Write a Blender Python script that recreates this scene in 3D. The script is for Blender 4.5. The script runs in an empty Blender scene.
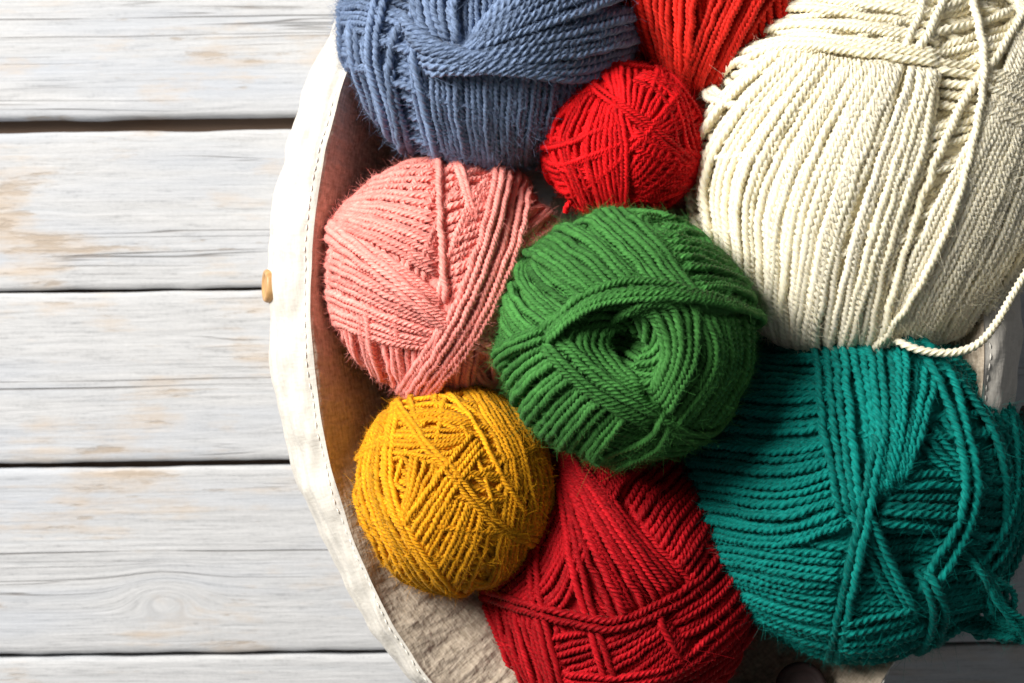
import bpy, math
import numpy as np

rng = np.random.default_rng(11)
S = bpy.context.scene
COL = S.collection

# ------------------------------------------------------------------ camera
ZC, ZREF, K = 0.95, 0.13, 0.0004
CX, CY = 512.0, 341.5
SENSOR = 36.0
LENS = SENSOR * (ZC - ZREF) / (1024 * K)


def pxs(z):
    """metres covered by one pixel at height z"""
    return K * (ZC - z) / (ZC - ZREF)


def P(px, py, z):
    s = pxs(z)
    return np.array([(px - CX) * s, (CY - py) * s, z])


# ------------------------------------------------------------------ object helpers
def link(o, parent=None):
    COL.objects.link(o)
    if parent is not None:
        o.parent = parent
    return o


def thing(name, label, cat, loc=(0, 0, 0), group=None, kind=None):
    o = bpy.data.objects.new(name, None)
    o.empty_display_size = 0.02
    o.location = loc
    o['label'] = label
    o['category'] = cat
    if group:
        o['group'] = group
    if kind:
        o['kind'] = kind
    return link(o)


def mesh_obj(name, V, Q, mat, parent=None, uv=None, tone=None, smooth=True, loc=None):
    """V (n,3), Q (m,4) quads (a triangle repeats its last index) -> one mesh object"""
    V = np.asarray(V, dtype=np.float32)
    if loc is not None:
        V = V - np.asarray(loc, dtype=np.float32)
    Q = np.asarray(Q, dtype=np.int32)
    me = bpy.data.meshes.new(name)
    me.vertices.add(len(V))
    me.vertices.foreach_set('co', V.ravel())
    me.loops.add(Q.size)
    me.loops.foreach_set('vertex_index', Q.ravel())
    me.polygons.add(len(Q))
    me.polygons.foreach_set('loop_start', np.arange(0, Q.size, Q.shape[1], dtype=np.int32))
    if uv is not None:
        ul = me.uv_layers.new(name='UVMap')
        ul.data.foreach_set('uv', np.asarray(uv, dtype=np.float32)[Q.ravel()].ravel())
    if tone is not None:
        at = me.attributes.new('tone', 'FLOAT', 'POINT')
        at.data.foreach_set('value', np.asarray(tone, dtype=np.float32))
    me.update(calc_edges=True)
    me.validate()
    me.polygons.foreach_set('use_smooth', np.full(len(me.polygons), smooth, dtype=bool))
    me.materials.append(mat)
    o = bpy.data.objects.new(name, me)
    return link(o, parent)


def grid_quads(nu, nv, close_u=False):
    """vertex (i,j) = i*nv+j"""
    I = np.arange(nu if close_u else nu - 1)
    J = np.arange(nv - 1)
    i, j = np.meshgrid(I, J, indexing='ij')
    i2 = (i + 1) % nu
    return np.stack([i * nv + j, i2 * nv + j, i2 * nv + j + 1, i * nv + j + 1], -1).reshape(-1, 4)


def noise2(x, y, scale, seed, octaves=3):
    r = np.random.default_rng(seed)
    out = np.zeros_like(x, dtype=float)
    amp, tot = 1.0, 0.0
    for o in range(octaves):
        for k in range(7):
            a = r.uniform(0, 2 * math.pi)
            f = r.uniform(0.6, 1.4) * 2 * math.pi / scale * 2 ** o
            out += amp * np.sin(f * (x * math.cos(a) + y * math.sin(a)) + r.uniform(0, 6.28)) / 3.2
        tot += amp
        amp *= 0.5
    return out / tot


def catmull(pts, n):
    """smooth curve through pts, n samples"""
    p = np.asarray(pts, dtype=float)
    if len(p) == 2:
        t = np.linspace(0, 1, n)[:, None]
        return p[0] * (1 - t) + p[1] * t
    a = np.vstack([2 * p[0] - p[1], p, 2 * p[-1] - p[-2]])
    d = np.r_[0, np.cumsum(np.linalg.norm(np.diff(p, axis=0), axis=1))]
    u = np.linspace(0, d[-1], n)
    seg = np.clip(np.searchsorted(d, u, side='right') - 1, 0, len(p) - 2)
    t = ((u - d[seg]) / np.maximum(d[seg + 1] - d[seg], 1e-9))[:, None]
    p0, p1, p2, p3 = a[seg], a[seg + 1], a[seg + 2], a[seg + 3]
    return 0.5 * (2 * p1 + (p2 - p0) * t + (2 * p0 - 5 * p1 + 4 * p2 - p3) * t ** 2 + (3 * p1 - p0 - 3 * p2 + p3) * t ** 3)


def smooth1(a, w):
    """gaussian smoothing along a 1-D array, edge padded"""
    w = max(1, int(round(w)))
    k = np.exp(-0.5 * (np.arange(-2 * w, 2 * w + 1) / w) ** 2)
    k /= k.sum()
    return np.convolve(np.pad(a, 2 * w, mode='edge'), k, mode='valid')


def runmax(a, w):
    w = int(w)
    p = np.pad(a, w, mode='edge')
    return np.max(np.lib.stride_tricks.sliding_window_view(p, 2 * w + 1), axis=1)


# ------------------------------------------------------------------ materials
def new_mat(name):
    m = bpy.data.materials.new(name)
    m.use_nodes = True
    nt = m.node_tree
    b = nt.nodes['Principled BSDF']
    return m, nt, b


def N(nt, kind, **kw):
    n = nt.nodes.new(kind)
    for k, v in kw.items():
        if k == 'inputs':
            for kk, vv in v.items():
                n.inputs[kk].default_value = vv
        else:
            setattr(n, k, v)
    return n


def math_node(nt, op, a, b=None, clamp=False):
    n = nt.nodes.new('ShaderNodeMath')
    n.operation = op
    n.use_clamp = clamp
    for i, v in enumerate((a, b)):
        if v is None:
            continue
        if isinstance(v, (int, float)):
            n.inputs[i].default_value = v
        else:
            nt.links.new(v, n.inputs[i])
    return n.outputs[0]


def ramp(nt, fac, stops):
    n = nt.nodes.new('ShaderNodeValToRGB')
    el = n.color_ramp.elements
    while len(el) > 1:
        el.remove(el[-1])
    el[0].position = stops[0][0]
    el[0].color = (*stops[0][1], 1) if len(stops[0][1]) == 3 else stops[0][1]
    for p, c in stops[1:]:
        e = el.new(p)
        e.color = (*c, 1)
    nt.links.new(fac, n.inputs[0])
    return n.outputs[0]


def mixc(nt, fac, a, b, mode='MIX'):
    n = nt.nodes.new('ShaderNodeMix')
    n.data_type = 'RGBA'
    n.blend_type = mode
    ins = [i for i in n.inputs if i.type == 'RGBA']
    f = n.inputs[0]
    if isinstance(fac, (int, float)):
        f.default_value = fac
    else:
        nt.links.new(fac, f)
    for s, v in zip(ins, (a, b)):
        if isinstance(v, tuple):
            s.default_value = (*v, 1)
        else:
            nt.links.new(v, s)
    return [o for o in n.outputs if o.type == 'RGBA'][0]


def yarn_mat(name, col, sheen=0.35, var=0.24, light=None):
    sheen *= 0.6
    m, nt, b = new_mat(name)
    L = nt.links.new
    uv = N(nt, 'ShaderNodeUVMap', uv_map='UVMap')
    mp = N(nt, 'ShaderNodeMapping')
    mp.inputs['Scale'].default_value = (5.5, 0.42, 1)
    L(uv.outputs[0], mp.inputs[0])
    nz = N(nt, 'ShaderNodeTexNoise', inputs={'Scale': 1.0, 'Detail': 4.0, 'Roughness': 0.65})
    L(mp.outputs[0], nz.inputs['Vector'])
    at = N(nt, 'ShaderNodeAttribute', attribute_name='tone')
    v = math_node(nt, 'SUBTRACT', nz.outputs[0], 0.5)
    v = math_node(nt, 'MULTIPLY', v, 7.0)
    v = math_node(nt, 'MINIMUM', math_node(nt, 'MAXIMUM', v, -1.0), 1.0)
    v = math_node(nt, 'MULTIPLY', v, var * 1.5)
    v = math_node(nt, 'ADD', v, math_node(nt, 'MULTIPLY', at.outputs['Fac'], var))
    v = math_node(nt, 'MAXIMUM', math_node(nt, 'ADD', v, 1.0), 0.45)
    hsv = N(nt, 'ShaderNodeHueSaturation')
    hsv.inputs['Color'].default_value = (*col, 1)
    L(v, hsv.inputs['Value'])
    L(hsv.outputs[0], b.inputs['Base Color'])
    b.inputs['Roughness'].default_value = 0.5
    b.inputs['Specular IOR Level'].default_value = 0.4
    b.inputs['Sheen Weight'].default_value = sheen
    b.inputs['Specular Tint'].default_value = (*[min(1, c * 1.3 + 0.12) for c in col], 1)
    b.inputs['Sheen Roughness'].default_value = 0.45
    lc = light or tuple(min(1, c * 0.7 + 0.3) for c in col)
    b.inputs['Sheen Tint'].default_value = (*lc, 1)
    bp = N(nt, 'ShaderNodeBump', inputs={'Strength': 0.7, 'Distance': 0.0006})
    L(nz.outputs[0], bp.inputs['Height'])
    L(bp.outputs[0], b.inputs['Normal'])
    return m


# ------------------------------------------------------------------ yarn geometry
NR = 12


class Buf:
    def __init__(self):
        self.V, self.Q, self.UV, self.T, self.n = [], [], [], [], 0

    def add(self, V, Q, UV, T):
        self.V.append(V)
        self.Q.append(Q + self.n)
        self.UV.append(UV)
        self.T.append(T)
        self.n += len(V)

    def build(self, name, mat, parent, loc):
        return mesh_obj(name, np.vstack(self.V), np.vstack(self.Q), mat, parent,
                        np.vstack(self.UV), np.concatenate(self.T), True, loc)


def tube(buf, C, Nn, r, ds, twist=1.0, tone=0.0, ply=4):
    """plied yarn: a lobed section that turns as it runs along centre line C (world), r (world)"""
    n = len(C)
    if n < 3:
        return
    T = np.gradient(C, axis=0)
    T /= np.linalg.norm(T, axis=1)[:, None] + 1e-12
    B = np.cross(T, Nn)
    B /= np.linalg.norm(B, axis=1)[:, None] + 1e-12
    M = np.cross(B, T)
    r = np.broadcast_to(r, (n,)).copy()
    pitch = (5.4 if ply == 3 else 5.2) * np.mean(r)
    s = np.r_[0, np.cumsum(np.linalg.norm(np.diff(C, axis=0), axis=1))]
    ph0 = rng.uniform(0, 6.28)
    j = np.arange(NR) / NR * 2 * math.pi
    sw = s + pitch * 0.22 * np.sin(s / pitch * rng.uniform(0.7, 1.3) + rng.uniform(0, 6)) * rng.uniform(0.3, 1)
    ang = j[None, :] + twist * 2 * math.pi * sw[:, None] / pitch + ph0
    lob = 0.82 + 0.22 * np.cos(ply * j)
    rad = r[:, None] * lob[None, :]
    V = C[:, None, :] + rad[..., None] * (np.cos(ang)[..., None] * B[:, None, :] + np.sin(ang)[..., None] * M[:, None, :])
    i = np.arange(n - 1)[:, None]
    jj = np.arange(NR)[None, :]
    j2 = (jj + 1) % NR
    Q = np.stack([i * NR + jj, i * NR + j2, (i + 1) * NR + j2, (i + 1) * NR + jj], -1).reshape(-1, 4)
    u = np.broadcast_to(np.abs(np.arange(NR) / NR * 2 - 1)[None, :], (n, NR))
    off = rng.uniform(0, 50)
    v = np.broadcast_to((s / np.mean(r))[:, None] + off, (n, NR))
    UV = np.stack([u + off, v], -1).reshape(-1, 2)
    buf.add(V.reshape(-1, 3), Q, UV, np.full(n * NR, tone))


class Ball:
    def __init__(self, name_label, mat, c, R, z, rz, rot=0.0, r=4.0, twist=1.0, dents=(), ply=4):
        self.ply = ply
        self.mat, self.z, self.r = mat, z, r
        self.c = P(c[0], c[1], z)
        self.s = pxs(z)                      # metres per local px
        self.shrink = (0.5 * (R[0] + R[1]) - 1.6 * r) / (0.5 * (R[0] + R[1]))
        R = (R[0] - 1.9 * r, R[1] - 1.9 * r)          # leave room for the strands wound on top
        self.R = np.array([R[0] * self.s, R[1] * self.s, rz - 2.4 * r * self.s])
        a = math.radians(rot)                # image rotation, clockwise positive
        self.rot = np.array([[math.cos(a), math.sin(a), 0], [-math.sin(a), math.cos(a), 0], [0, 0, 1]])
        self.Rpx = 0.5 * (R[0] + R[1])
        self.twist = twist
        self.G = 460
        self.TH = 2.6
        self.cell = self.TH * self.Rpx / (self.G / 2)     # px per cell
        self.root = thing('yarn_ball', name_label, 'yarn ball', tuple(self.c), 'balls of yarn heaped in the basket')
        self.wind = Buf()
        self.fz = []
        self.H = np.zeros((self.G, self.G))
        self.dents = []
        for (px, py, depth, sig) in dents:
            d = self.dir_px(np.array([[px, py]]))[0]
            self.dents.append((d, depth, sig))
        if self.dents:
            g = (np.arange(self.G) + 0.5) / (self.G / 2) - 1
            gx, gy = np.meshgrid(g, g, indexing='ij')
            th = np.hypot(gx, gy) * self.TH
            az = np.arctan2(gy, gx)
            D = np.stack([np.sin(th) * np.cos(az), np.sin(th) * np.sin(az), np.cos(th)], -1)
            self.H = -self.dent(D.reshape(-1, 3)).reshape(self.G, self.G)

    def heart(self):
        """the solid inside of the ball: the yarn packed under the turns one can see"""
        h = self.H.copy()
        for ax in (0, 1):
            for w in (9, 9):
                k = np.ones(2 * w + 1) / (2 * w + 1)
                h = np.apply_along_axis(lambda v: np.convolve(np.pad(v, w, mode='edge'), k, mode='valid'), ax, h)
        nu, nv = 180, 110
        th = np.linspace(0.0, math.pi, nv)
        az = np.linspace(0, 2 * math.pi, nu, endpoint=False)
        A, T = np.meshgrid(az, th, indexing='ij')
        D = np.stack([np.sin(T) * np.cos(A), np.sin(T) * np.sin(A), np.cos(T)], -1).reshape(-1, 3)
        i, j = self.cellij(D)
        hh = np.where(D[:, 2] > -0.3, h[i, j] - 2.15 * self.r, -self.r) - 0.8 * self.dent(D)
        V = self.pos(D, hh)
        self.wind.add(V, grid_quads(nu, nv, True)[:, ::-1], np.stack([A.ravel() * 3, T.ravel() * 30], -1), np.zeros(len(V)))

    def dent(self, D):
        out = np.zeros(len(D))
        for (d, depth, sig) in self.dents:
            a = np.arccos(np.clip(D @ d, -1, 1)) * self.Rpx
            out += depth * np.exp(-0.5 * (a / sig) ** 2)
        return out

    def dir_px(self, p):
        """image points -> unit directions on the ball's front (ray from the camera)"""
        p = np.asarray(p, dtype=float)
        o = np.array([0, 0, ZC])
        oo = (self.rot @ (o - self.c)) / self.R
        cpx = np.array([self.c[0] / self.s + CX, CY - self.c[1] / self.s])
        self.cpx = cpx
        out = np.zeros((len(p), 3))
        self.inside = None
        done = np.zeros(len(p), bool)
        for f in np.r_[1.0, np.linspace(0.995, 0.4, 120)]:
            q = cpx + (p - cpx) * f
            d = np.stack([(q[:, 0] - CX) * self.s, (CY - q[:, 1]) * self.s, np.full(len(q), self.z - ZC)], -1)
            d = (d @ self.rot.T) / self.R
            A = (d * d).sum(1)
            B = (d * oo).sum(1)
            Cc = (oo * oo).sum() - 1
            disc = B * B - A * Cc
            ok = (disc > 0) & ~done
            t = (-B[ok] - np.sqrt(disc[ok])) / A[ok]
            out[ok] = oo + d[ok] * t[:, None]
            done |= ok
            if self.inside is None:
                self.inside = done.copy()
            if done.all():
                break
        return out / (np.linalg.norm(out, axis=1)[:, None] + 1e-12)

    def normal(self, D):
        n = D / self.R
        return (n / np.linalg.norm(n, axis=1)[:, None]) @ self.rot

    def pos(self, D, h):
        """unit directions + height in px -> world"""
        return self.c + (D * self.R) @ self.rot + self.normal(D) * (np.asarray(h) * self.s)[:, None]

    def cellij(self, D):
        th = np.arccos(np.clip(D[:, 2], -1, 1))
        rr = np.hypot(D[:, 0], D[:, 1]) + 1e-9
        g = self.G / 2
        i = (D[:, 0] / rr * th / self.TH + 1) * g
        j = (D[:, 1] / rr * th / self.TH + 1) * g
        return np.clip(i.astype(int), 0, self.G - 1), np.clip(j.astype(int), 0, self.G - 1)

    def lay(self, buf, D, r, tuck=(False, False), tone=None, lift=0.0, squish=0.95, tight=3.6, wob=0.16, fuzz=True):
        """lay one strand along directions D on whatever is already wound"""
        pp = D * self.R / self.s
        L = np.r_[0, np.cumsum(np.linalg.norm(np.diff(pp, axis=0), axis=1))]
        if L[-1] < 3 * r:
            return
        ds = 0.52 * r
        n = max(5, int(L[-1] / ds))
        u = np.linspace(0, L[-1], n)
        D = np.stack([np.interp(u, L, D[:, k]) for k in range(3)], -1)
        D /= np.linalg.norm(D, axis=1)[:, None]
        T = np.gradient(D, axis=0)
        side = np.cross(T, D)
        side /= np.linalg.norm(side, axis=1)[:, None] + 1e-12
        w = np.zeros(n)
        for k in range(4):
            f = rng.uniform(0.5, 2.2) / (11 * r)
            w += np.sin(2 * math.pi * f * u + rng.uniform(0, 6.28)) * rng.uniform(0.3, 1)
        D = D + side * (w * wob * r / 1.6 / self.Rpx)[:, None]
        D /= np.linalg.norm(D, axis=1)[:, None]
        h = np.full(n, -1e9)
        for o in np.linspace(-0.8, 0.8, 7):
            i, j = self.cellij(D + side * (o * r / self.Rpx))
            h = np.maximum(h, self.H[i, j] + r * math.sqrt(1 - o * o))
        h = h - squish * r
        k = max(1, tight * r / ds)
        h = 0.4 * smooth1(runmax(h, max(1, k * 0.3)), k) + 0.6 * smooth1(h, k)
        h = np.where(h > 3.0 * r, 3.0 * r + (h - 3.0 * r) * 0.6, h)          # deep piles press flat
        h = np.minimum(h, 7.5 * r) + lift
        m = max(2, int(4.0 * r / ds))
        e = np.linspace(1, 0, m) ** 1.6 * 2.4 * r
        if tuck[0]:
            h[:m] -= e[:len(h[:m])]
        if tuck[1]:
            h[-m:] -= e[::-1][-len(h[-m:]):]
        th = np.hypot(D[:, 0], D[:, 1])
        cell = self.cell
        q = int(math.ceil(r / cell))
        i, j = self.cellij(D)
        for a in range(-q, q + 1):
            for b in range(-q, q + 1):
                dd = (a * a + b * b) * cell * cell
                if dd < r * r:
                    np.maximum.at(self.H, (np.clip(i + a, 0, self.G - 1), np.clip(j + b, 0, self.G - 1)),
                                  h + math.sqrt(r * r - dd))
        C = self.pos(D, h)
        Nn = self.normal(D)
        rr = r * self.s * (1 + 0.06 * np.sin(u / (6 * r) + rng.uniform(0, 6)) + 0.04 * rng.normal(0, 1))
        tube(buf, C, Nn, rr, ds, self.twist, rng.normal(0, 0.6) if tone is None else tone, self.ply)
        if fuzz:
            self.fz.append((C[::2], Nn[::2], np.gradient(C, axis=0)[::2], D[::2, 2]))

    def extend(self, D, which, ang):
        """carry a strand on round the ball along the great circle it leaves on"""
        if which == 0:
            return self.extend(D[::-1], 1, ang)[::-1]
        a = D[-1]
        t = D[-1] - D[-4]
        t = t - a * (t @ a)
        nt_ = np.linalg.norm(t)
        if nt_ < 1e-9:
            return D
        t /= nt_
        x = np.linspace(0.03, ang, max(4, int(ang / 0.05)))[:, None]
        return np.vstack([D, a * np.cos(x) + t * np.sin(x)])

    def band(self, A, B, n, wrap='', part=None, r=None, ang=0.9, lift=0.0, jit=0.2, fill=True, double=False, **kw):
        r = r or self.r
        buf = Buf() if part else self.wind
        cpx = np.array([self.c[0] / self.s + CX, CY - self.c[1] / self.s])
        a, b = catmull(A, 48), catmull(B, 48)
        a, b = (cpx + (q - cpx) * self.shrink for q in (a, b))
        sep = np.percentile(np.linalg.norm(a - b, axis=1), 70)
        if n > 6 and fill:
            n = max(n, int(sep / (1.72 * r)) + 1)
        # under-turns of the same winding first, then the turns one sees
        for under in ((True, False) if n > 6 and double else (False,)):
            m = max(3, int(n * 0.8), int(sep / (1.72 * r))) if under else n
            ts = (np.arange(m) + (0.5 if under else 0.0)) / max(1, m - 1) if m > 1 else np.array([0.5])
            if m > 2:
                ts = ts + rng.normal(0, jit / m, m)
            for t in ts:
                D = self.dir_px(a * (1 - t) + b * t)
                idx = np.flatnonzero(self.inside)
                if len(idx) < 6:
                    continue
                k0, k1 = idx[0], idx[-1]
                D = D[k0:k1 + 1]
                x = ang * rng.uniform(0.85, 1.1)
                if 's' in wrap or k0 > 0:
                    D = self.extend(D, 0, x)
                if 'e' in wrap or k1 < 47:
                    D = self.extend(D, 1, x)
                self.lay(self.wind if under else buf, D, r * rng.normal(0.93 if under else 1, 0.035),
                         ('s' not in wrap, 'e' not in wrap), lift=lift, fuzz=not under, **kw)
        if part:
            o = buf.build(part, self.mat, self.root, self.c)
            return o

    def loops(self, nrm, r=None, lo=0.015, hi=0.985, fan=0.0, gap=1.62, back=-0.35):
        """a winding layer: closed turns round the axis nrm, side by side over the whole ball"""
        r = r or self.r
        n = np.array(nrm, float)
        n /= np.linalg.norm(n)
        a = np.cross(n, [0.31, 0.2, 0.93])
        a /= np.linalg.norm(a)
        b = np.cross(n, a)
        step = gap * r / self.Rpx
        al = math.pi * lo
        t = np.linspace(0, 2 * math.pi, 180)
        while al < math.pi * hi:
            d, q = math.cos(al), math.sin(al)
            jx = rng.normal(0, 0.02 + fan, 3)
            nn = n + jx
            nn /= np.linalg.norm(nn)
            aa = np.cross(nn, b); aa /= np.linalg.norm(aa)
            bb = np.cross(nn, aa)
            D = nn * d + q * (aa * np.cos(t)[:, None] + bb * np.sin(t)[:, None])
            ok = D[:, 2] > back
            if ok.any():
                if ok.all():
                    self.lay(self.wind, D, r, (False, False), tight=1.6 if self.dents else 3.6)
                else:
                    k = np.flatnonzero(~ok)[0]
                    Dr, okr = np.roll(D[:-1], -k, axis=0), np.roll(ok[:-1], -k)
                    idx = np.flatnonzero(okr)
                    for seg in np.split(idx, np.flatnonzero(np.diff(idx) > 1) + 1):
                        if len(seg) > 6:
                            self.lay(self.wind, Dr[seg], r, (False, False), tight=1.6 if self.dents else 3.6)
            al += step * rng.uniform(0.92, 1.1)

    def turns(self, n, r=None):
        """single turns thrown round the ball any which way"""
        t = np.linspace(-1.9, 1.9, 120)
        for k in range(n):
            a = rng.normal(0, 1, 3)
            a[2] = abs(a[2]) + 0.6
            a /= np.linalg.norm(a)
            b = np.cross(a, rng.normal(0, 1, 3))
            b /= np.linalg.norm(b)
            D = a * np.cos(t)[:, None] + b * np.sin(t)[:, None]
            self.lay(self.wind, D, (r or self.r) * 0.95, (True, True), fuzz=False, tight=1.6 if self.dents else 3.6)

    def free(self, pts, part='loose_strand', r=None, n=1, spread=0.0):
        """a strand that leaves the ball: image points with their own heights"""
        r = (r or self.r)
        buf = Buf()
        for k in range(n):
            w = np.array([P(x, y, z) for x, y, z in pts])
            if k:
                w = w + rng.normal(0, spread * self.s, w.shape)
            C = catmull(w, 200)
            L = np.r_[0, np.cumsum(np.linalg.norm(np.diff(C, axis=0), axis=1))]
            ds = 0.52 * r * self.s
            u = np.arange(0, L[-1], ds)
            C = np.stack([np.interp(u, L, C[:, q]) for q in range(3)], -1)
            Nn = np.tile([0.02, 0.03, 1.0], (len(C), 1))
            rr = np.full(len(C), r * self.s)
            tube(buf, C, Nn, rr, ds, self.twist, rng.normal(0, 0.5), self.ply)
            self.fz.append((C[::2], Nn[::2], np.gradient(C, axis=0)[::2], np.ones(len(C))[::2]))
        return buf.build(part, self.mat, self.root, self.c)

    def finish(self, fuzz=6000, flen=7.0, fw=0.105):
        self.heart()
        C = np.vstack([f[0] for f in self.fz])
        Nn = np.vstack([f[1] for f in self.fz])
        T = np.vstack([f[2] for f in self.fz])
        dz = np.concatenate([f[3] for f in self.fz])
        ok = np.flatnonzero(dz > -0.25)
        fuzz = int(fuzz * 6.5)
        k = rng.choice(ok, fuzz)
        C, Nn, T = C[k], Nn[k], T[k]
        T = T / (np.linalg.norm(T, axis=1)[:, None] + 1e-12)
        B = np.cross(T, Nn)
        f = fuzz
        s = self.s
        sg = rng.choice([-1, 1], f)[:, None]
        d0 = T * sg * rng.uniform(0.3, 1.2, f)[:, None] + B * rng.normal(0, 0.6, f)[:, None] + Nn * rng.uniform(0.12, 0.8, f)[:, None]
        d0 /= np.linalg.norm(d0, axis=1)[:, None]
        bend = rng.normal(0, 0.75, (f, 3))
        ln = rng.gamma(2.2, 0.55 * flen / 2.2, f)[:, None] * s
        start = C + Nn * (self.r * s * rng.uniform(0.6, 0.95, f)[:, None]) + B * (self.r * s * rng.uniform(-0.6, 0.6, f)[:, None])
        m = 4
        pts = np.stack([start + d0 * ln * t + bend * ln * t * t * 0.6 for t in np.linspace(0, 1, m)], 1)
        wv = np.cross(d0, rng.normal(0, 1, (f, 3)))
        wv /= np.linalg.norm(wv, axis=1)[:, None]
        wd = (fw * s * np.linspace(1.0, 0.5, m))[None, :, None] * wv[:, None, :]
        V = np.stack([pts - wd, pts + wd], 2).reshape(-1, 3)
        base = (np.arange(f) * 2 * m)[:, None] + (np.arange(m - 1) * 2)[None, :]
        Q = np.stack([base, base + 1, base + 3, base + 2], -1).reshape(-1, 4)
        UV = np.tile([0.2, 0.3], (len(V), 1))
        self.wind.add(V, Q, UV, np.repeat(rng.uniform(0.2, 1.6, f), 2 * m))
        return self.wind.build('winding', self.mat, self.root, self.c)

# ------------------------------------------------------------------ the balls
def blue():
    m = yarn_mat('blue_wool', (0.165, 0.228, 0.36), 0.6)
    B = Ball('big dusty blue skein at the top left, behind the coral ball', m, (489, 24), (148, 146), 0.102, 0.056, 0, 4.3,
             dents=[(402, 2, 16, 9)], ply=3)
    B.loops((0.25, 0.9, 0.3), r=4.0)
    B.band([(600, 78), (592, 112), (570, 160)], [(412, 70), (420, 120), (440, 168)], 27, 'se', r=3.1)
    B.band([(342, 0), (362, -3), (384, 4)], [(340, 62), (362, 68), (388, 72)], 13, 's', r=3.0)
    B.band([(336, -5), (341, 62), (362, 125), (400, 172)], [(392, 62), (402, 110), (420, 168)], 9, 'e', part='yarn_band', r=4.3)
    B.band([(412, -30), (415, 10), (432, 42)], [(478, -30), (458, 6), (462, 46)], 7, 's', part='yarn_band')
    B.band([(560, -40), (515, -10), (470, 38)], [(640, -10), (560, 20), (462, 50)], 7, 's', part='yarn_band')
    B.band([(648, 5), (560, 28), (465, 50), (395, 12)], [(640, 62), (575, 76), (500, 68), (425, 70)], 8, 's', part='yarn_band', r=4.7)
    B.band([(377, -10), (374, 55), (393, 140)], [(384, -10), (381, 55), (401, 140)], 2, 'se', part='loose_strand', r=4.2)
    B.band([(400, 22), (391, 70), (408, 155)], [(401, 22), (392, 70), (409, 155)], 1, 'e', part='loose_strand', r=4.2)
    B.band([(415, 40), (422, 90), (440, 160)], [(416, 40), (423, 90), (441, 160)], 1, 'e', part='loose_strand', r=4.2)
    B.finish(7500, 9)


def small_red():
    m = yarn_mat('scarlet_wool', (0.72, 0.010, 0.014), 0.2, light=(1, .25, .2))
    B = Ball('small scarlet yarn ball between the blue skein and the cream skein', m, (621, 141), (77, 74), 0.118, 0.030, 0, 2.9)
    B.loops((0.7, 0.5, 0.4), r=3.0, fan=0.06)
    B.loops((-0.6, 0.6, 0.4), r=3.0, fan=0.06)
    B.turns(5)
    B.band([(606, 78), (612, 95), (618, 112)], [(694, 122), (675, 132), (655, 138)], 11, 's')
    B.band([(628, 125), (652, 140), (690, 150)], [(624, 195), (655, 195), (682, 185)], 11, 'e', r=3.2)
    B.band([(648, 128), (640, 150), (625, 175)], [(690, 160), (672, 180), (640, 200)], 9, '', r=3.0)
    B.band([(584, 88), (556, 138), (578, 196)], [(616, 108), (616, 150), (622, 206)], 15, 'e', part='yarn_band', r=2.7, jit=0.4)
    B.band([(614, 104), (622, 150), (621, 208)], [(619, 108), (626, 150), (625, 208)], 2, 'e', part='loose_strand', r=3.2)
    B.band([(640, 74), (678, 98), (694, 150)], [(628, 82), (662, 104), (680, 165)], 4, 'e', part='yarn_band')
    B.band([(582, 84), (614, 108), (650, 134), (690, 170)], [(584, 80), (617, 104), (653, 130), (692, 164)], 2, 'e', part='loose_strand')
    B.band([(582, 92), (588, 70), (625, 63), (666, 70), (690, 96)], [(590, 92), (597, 78), (627, 71), (662, 79), (684, 103)], 3, 'e', part='yarn_band', lift=1.5)
    B.free([(584, 84, .135), (566, 96, .132), (551, 120, .124), (545, 148, .118), (550, 176, .108), (560, 190, .100)], n=2, spread=3.0, r=3.2)
    B.free([(582, 186, .112), (574, 197, .118), (567, 206, .121), (566, 213, .119)], 'yarn_tail', r=3.4)
    B.finish(4500, 6)


def top_red():
    m = yarn_mat('red_wool', (0.62, 0.022, 0.014), 0.2, light=(1, .3, .2))
    B = Ball('red yarn ball cut off by the top edge, beside the cream skein', m, (720, -22), (122, 116), 0.098, 0.045, 0, 3.9)
    B.loops((1, 0.1, 0.2), r=3.9)
    B.band([(622, -30), (636, 35), (668, 88)], [(700, -40), (694, 30), (690, 90)], 11, 'se', r=3.9)
    B.band([(722, -25), (702, 28), (680, 84)], [(775, -10), (745, 40), (715, 95)], 9, 'se', part='yarn_band', r=3.7)
    B.finish(2500, 5)


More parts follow.
